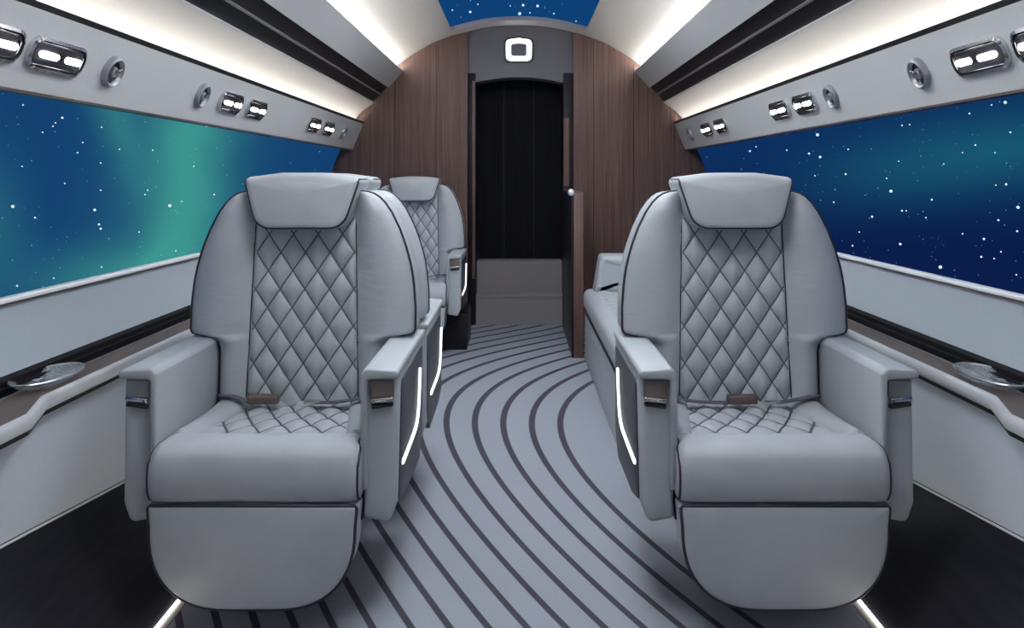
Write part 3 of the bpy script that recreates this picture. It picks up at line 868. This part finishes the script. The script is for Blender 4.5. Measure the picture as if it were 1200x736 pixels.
# ------------------------------------------------------------------ divan on the right
dv = empty('divan', (.39, 2.78, 0)); tag(dv, 'low grey leather divan along the right wall behind the front right seat', 'divan')
LY = 2.13
bm = bmesh.new(); slab(bm, round_poly([(.004, .0, .004), (LY, .0, .004), (LY, .30, .006), (.004, .30, .006)], 2), .012, .60, .012, lambda y, z, d: (d, y, z), 3, cap=2)
base = link('base', bm, M['leather'], dv, angle=40)
bm = bmesh.new(); tube(bm, [(.010, .01, .302), (.010, LY, .302)], .005, 8); link('piping', bm, M['piping'], base)
bm = bmesh.new(); box(bm, .0, .62, 0.0, LY, .305, .437, .045, 6); sc = link('seat_cushion', bm, M['leather'], dv, angle=60)
bm = bmesh.new(); uvl = bm.loops.layers.uv.new('quilt'); uvs = {}; g = []
for j in range(201):
    y = .03+(LY-.06)*j/200; row = []
    for i in range(41):
        x = .065+.40*i/40; a = x/.11+y/.11; b = x/.11-y/.11
        e = min(1, i/3, (40-i)/3)
        v = bm.verts.new((x, y, .434+.014*puff(a, b)*e)); uvs[v] = (a+50, b+50); row.append(v)
    g.append(row)
for j in range(200):
    for i in range(40): bm.faces.new((g[j][i], g[j][i+1], g[j+1][i+1], g[j+1][i]))
for f in bm.faces:
    for l in f.loops: l[uvl].uv = uvs[l.vert]
link('quilted_panel', bm, M['quilt'], sc, angle=80)
bm = bmesh.new(); slab(bm, round_poly([(.50, .40, .02), (.72, .40, .02), (.72, .70, .05), (.58, .70, .05)], 5), .0, LY-.02, .03, lambda x, z, d: (x, d, z), 4, cap=2)
link('backrest', bm, M['leather'], dv, angle=60)
bm = bmesh.new(); slab(bm, round_poly([(.055, .43, .01), (.60, .43, .01), (.60, .652, .02), (.092, .652, .025)], 5), LY-.20, LY, .03, lambda x, z, d: (x, d, z), 4, cap=2)
arm = link('end_arm', bm, M['leather'], dv, angle=60)
# walnut screen between the divan and the doorway
pn = empty('wood_partition', (.36, 4.95, 0)); tag(pn, 'narrow wood end screen with dark aisle side, between the divan and the steps', 'partition')
bm = bmesh.new(); box(bm, -.022, .038, 0, 1.095, 0.0, 1.02, .003); link('panel', bm, M['wood'], pn, angle=30)
bm = bmesh.new(); box(bm, -.034, -.0225, .002, 1.093, 0.0, 1.018, .002); link('aisle_side', bm, M['dark'], pn, angle=30)

# ------------------------------------------------------------------ night sky
SKY = [  # direction of each bright star, read as (across, down, size)
    (27,123,2),(73,138,3),(65,144,2),(62,148,2),(50,155,2),(119,149,2),(97,167,2),(91,179,2),(118,191,2),(118,223,2),(173,223,2),(170,228,2),(15,242,4),(41,255,2.4),
    (111,246,3.6),(116,263,3),(118,268,3),(199,241,4.4),(251,228,2.4),(140,175,2),(179,176,2),(242,148,2),(63,326,2),(119,313,2),(20,335,2.4),(206,294,2),(163,272,2),(227,195,2),(76,215,2),(26,195,1.8),(213,236,1.8),
    (958,158,4.4),(1178,120,4),(1098,126,2.6),(1136,133,2.4),(1162,123,2),(1067,131,2),(1057,147,2.2),(1066,146,2),(879,177,2.6),(886,172,2),(922,176,2.2),(948,180,3),(961,184,3.6),(994,175,2.2),
    (991,204,2.8),(1039,209,2),(1044,224,4.2),(1143,170,2.4),(1184,155,2.4),(1106,192,1.8),(1166,179,1.8),(1092,234,2.6),(1022,254,3),(1057,247,2.6),(1062,247,2),(977,237,2.2),(1179,216,3),(1193,243,4),(1167,217,1.8),
    (1170,258,2.6),(1055,286,3.4),(1102,313,4.6),(1153,280,3),(1150,301,2.8),(1165,303,2),(999,288,2.4),(1192,271,2.6),(1173,295,2),(1007,272,2),(955,206,2),(1128,274,2),(1085,255,2),(1191,322,2),(1053,189,1.8),(1128,179,1.8),
    (609,16,4.6),(613,6,3.8),(630,7,4),(551,14,3.6),(668,28,4),(530,12,2.2),(649,16,2.4),(560,5,2),(675,25,2),(621,15,2),(598,7,1.6)]
KS = 0.40
def star_mesh(sets, name, label):
    bm = bmesh.new(); R = 90.0
    for mi, items in enumerate(sets):
        for px, py, d in items:
            v = Vector(((px-608)/F, 1.0, (210-py)/F)); k = v.length; v = v/k*R
            r = d*KS*R*k/k/F
            res = bmesh.ops.create_icosphere(bm, subdivisions=1, radius=r, matrix=Matrix.Translation(v+Vector((0, 0, H))))
            for f in {f for q in res['verts'] for f in q.link_faces}: f.material_index = mi
    o = link(name, bm, [M['star'], M['star_dim']]); o['kind'] = 'stuff'; tag(o, label, 'stars'); return o
faint = []
for k in range(520):
    r = random.random()
    if r < .42: p = (random.uniform(-20, 420), random.uniform(70, 350))
    elif r < .90: p = (random.uniform(815, 1240), random.uniform(60, 360))
    else: p = (random.uniform(500, 720), random.uniform(-60, 40))
    faint.append((*p, random.choice([.5, .6, .7, .8, .9, 1.2])))
for k in range(500):                     # the rest of the sky, for other viewpoints
    faint.append((random.uniform(-2500, 3700), random.uniform(-2500, 900), random.choice([1.2, 1.6, 2.2])))
star_mesh([SKY, faint], 'stars', 'white stars scattered over the night sky outside the windows')

w = bpy.data.worlds.new('night_sky'); SC.world = w; w.use_nodes = True
nt = w.node_tree; bg = nt.nodes['Background']
tc = nt.nodes.new('ShaderNodeTexCoord'); sp = nt.nodes.new('ShaderNodeSeparateXYZ')
nt.links.new(tc.outputs['Generated'], sp.inputs[0])
def mth(op, a, b=None, c=None):
    n = nt.nodes.new('ShaderNodeMath'); n.operation = op
    for i, q in enumerate((a, b, c)):
        if q is None: continue
        if isinstance(q, (int, float)): n.inputs[i].default_value = q
        else: nt.links.new(q, n.inputs[i])
    return n.outputs[0]
yy = mth('MAXIMUM', sp.outputs['Y'], 0.15)
U = mth('DIVIDE', sp.outputs['X'], yy); V = mth('DIVIDE', sp.outputs['Z'], yy)
nz = nt.nodes.new('ShaderNodeTexNoise'); nz.inputs['Scale'].default_value = 9; nz.inputs['Detail'].default_value = 3
nt.links.new(tc.outputs['Generated'], nz.inputs['Vector'])
wob = mth('MULTIPLY', mth('SUBTRACT', nz.outputs['Fac'], .5), .05)
U2 = mth('ADD', U, wob)
def gauss(x, c, sg):
    d = mth('DIVIDE', mth('SUBTRACT', x, c), sg)
    return mth('EXPONENT', mth('MULTIPLY', mth('MULTIPLY', d, d), -1.0))
def ramp(x, a, b): 
    n = nt.nodes.new('ShaderNodeMapRange'); n.interpolation_type = 'SMOOTHSTEP'
    nt.links.new(x, n.inputs['Value']); n.inputs['From Min'].default_value = a; n.inputs['From Max'].default_value = b
    return n.outputs['Result']
def px(x): return (x-608)/F
def py(y): return (210-y)/F
us = mth('SUBTRACT', U2, mth('MULTIPLY', V, .07))
g1 = mth('MULTIPLY', gauss(us, px(220), .044), 0.66)
g1b = mth('MULTIPLY', gauss(us, px(212), .085), 0.30)
us2 = mth('ADD', U2, mth('MULTIPLY', V, .25))
g2 = mth('MULTIPLY', mth('MULTIPLY', gauss(us2, px(156), .026), 0.36), ramp(V, py(260), py(140)))
g3 = mth('MULTIPLY', mth('MULTIPLY', gauss(U, px(140), .10), gauss(V, py(335), .045)), 0.62)
g4 = mth('MULTIPLY', mth('MULTIPLY', ramp(U, px(70), px(-30)), gauss(V, py(270), .09)), 0.30)
green = mth('MINIMUM', mth('ADD', mth('ADD', g1, g1b), mth('ADD', g2, mth('ADD', g3, g4))), 1.25)
band = mth('SUBTRACT', V, mth('MULTIPLY', mth('SUBTRACT', U, px(1040)), .15))
r1 = mth('MULTIPLY', mth('MULTIPLY', gauss(band, py(196), .045), ramp(U, px(860), px(1150))), 0.30)
side = ramp(sp.outputs['X'], -.1, .2)
def rgb(c):
    n = nt.nodes.new('ShaderNodeRGB'); n.outputs[0].default_value = (*c, 1); return n.outputs[0]
def mix(f, a, b, mode='MIX'):
    n = nt.nodes.new('ShaderNodeMix'); n.data_type = 'RGBA'; n.blend_type = mode
    nt.links.new(f, n.inputs['Factor']) if not isinstance(f, (int, float)) else n.inputs['Factor'].__setattr__('default_value', f)
    nt.links.new(a, n.inputs['A']); nt.links.new(b, n.inputs['B']); return n.outputs['Result']
left = rgb((.006, .046, .150)); right_hi = rgb((.0035, .026, .105)); right_lo = rgb((.003, .0115, .064))
right = mix(ramp(V, py(300), py(170)), right_lo, right_hi)
basec = mix(side, left, right)
basec = mix(ramp(V, .10, .18), basec, rgb((.004, .048, .165)))
c1 = mix(green, basec, rgb((.045, .285, .262)))
c2 = mix(r1, c1, rgb((.02, .22, .25)))
nt.links.new(c2, bg.inputs['Color']); bg.inputs['Strength'].default_value = 1.0

# ------------------------------------------------------------------ camera and view
cam = bpy.data.cameras.new('camera'); co = bpy.data.objects.new('camera', cam); COL.objects.link(co)
co.location = (0, 0, H); co.rotation_euler = (PI/2, 0, 0)
cam.sensor_width = 36; cam.sensor_fit = 'HORIZONTAL'; cam.lens = 36*F/1200
cam.shift_x = -(608-600)/1200; cam.shift_y = -(368-210)/1200
cam.clip_start = 0.02; cam.clip_end = 500
SC.camera = co
vs = SC.view_settings
vs.view_transform = 'Standard'; vs.look = 'None'; vs.gamma = 1; vs.exposure = 0.1; vs.use_curve_mapping = False
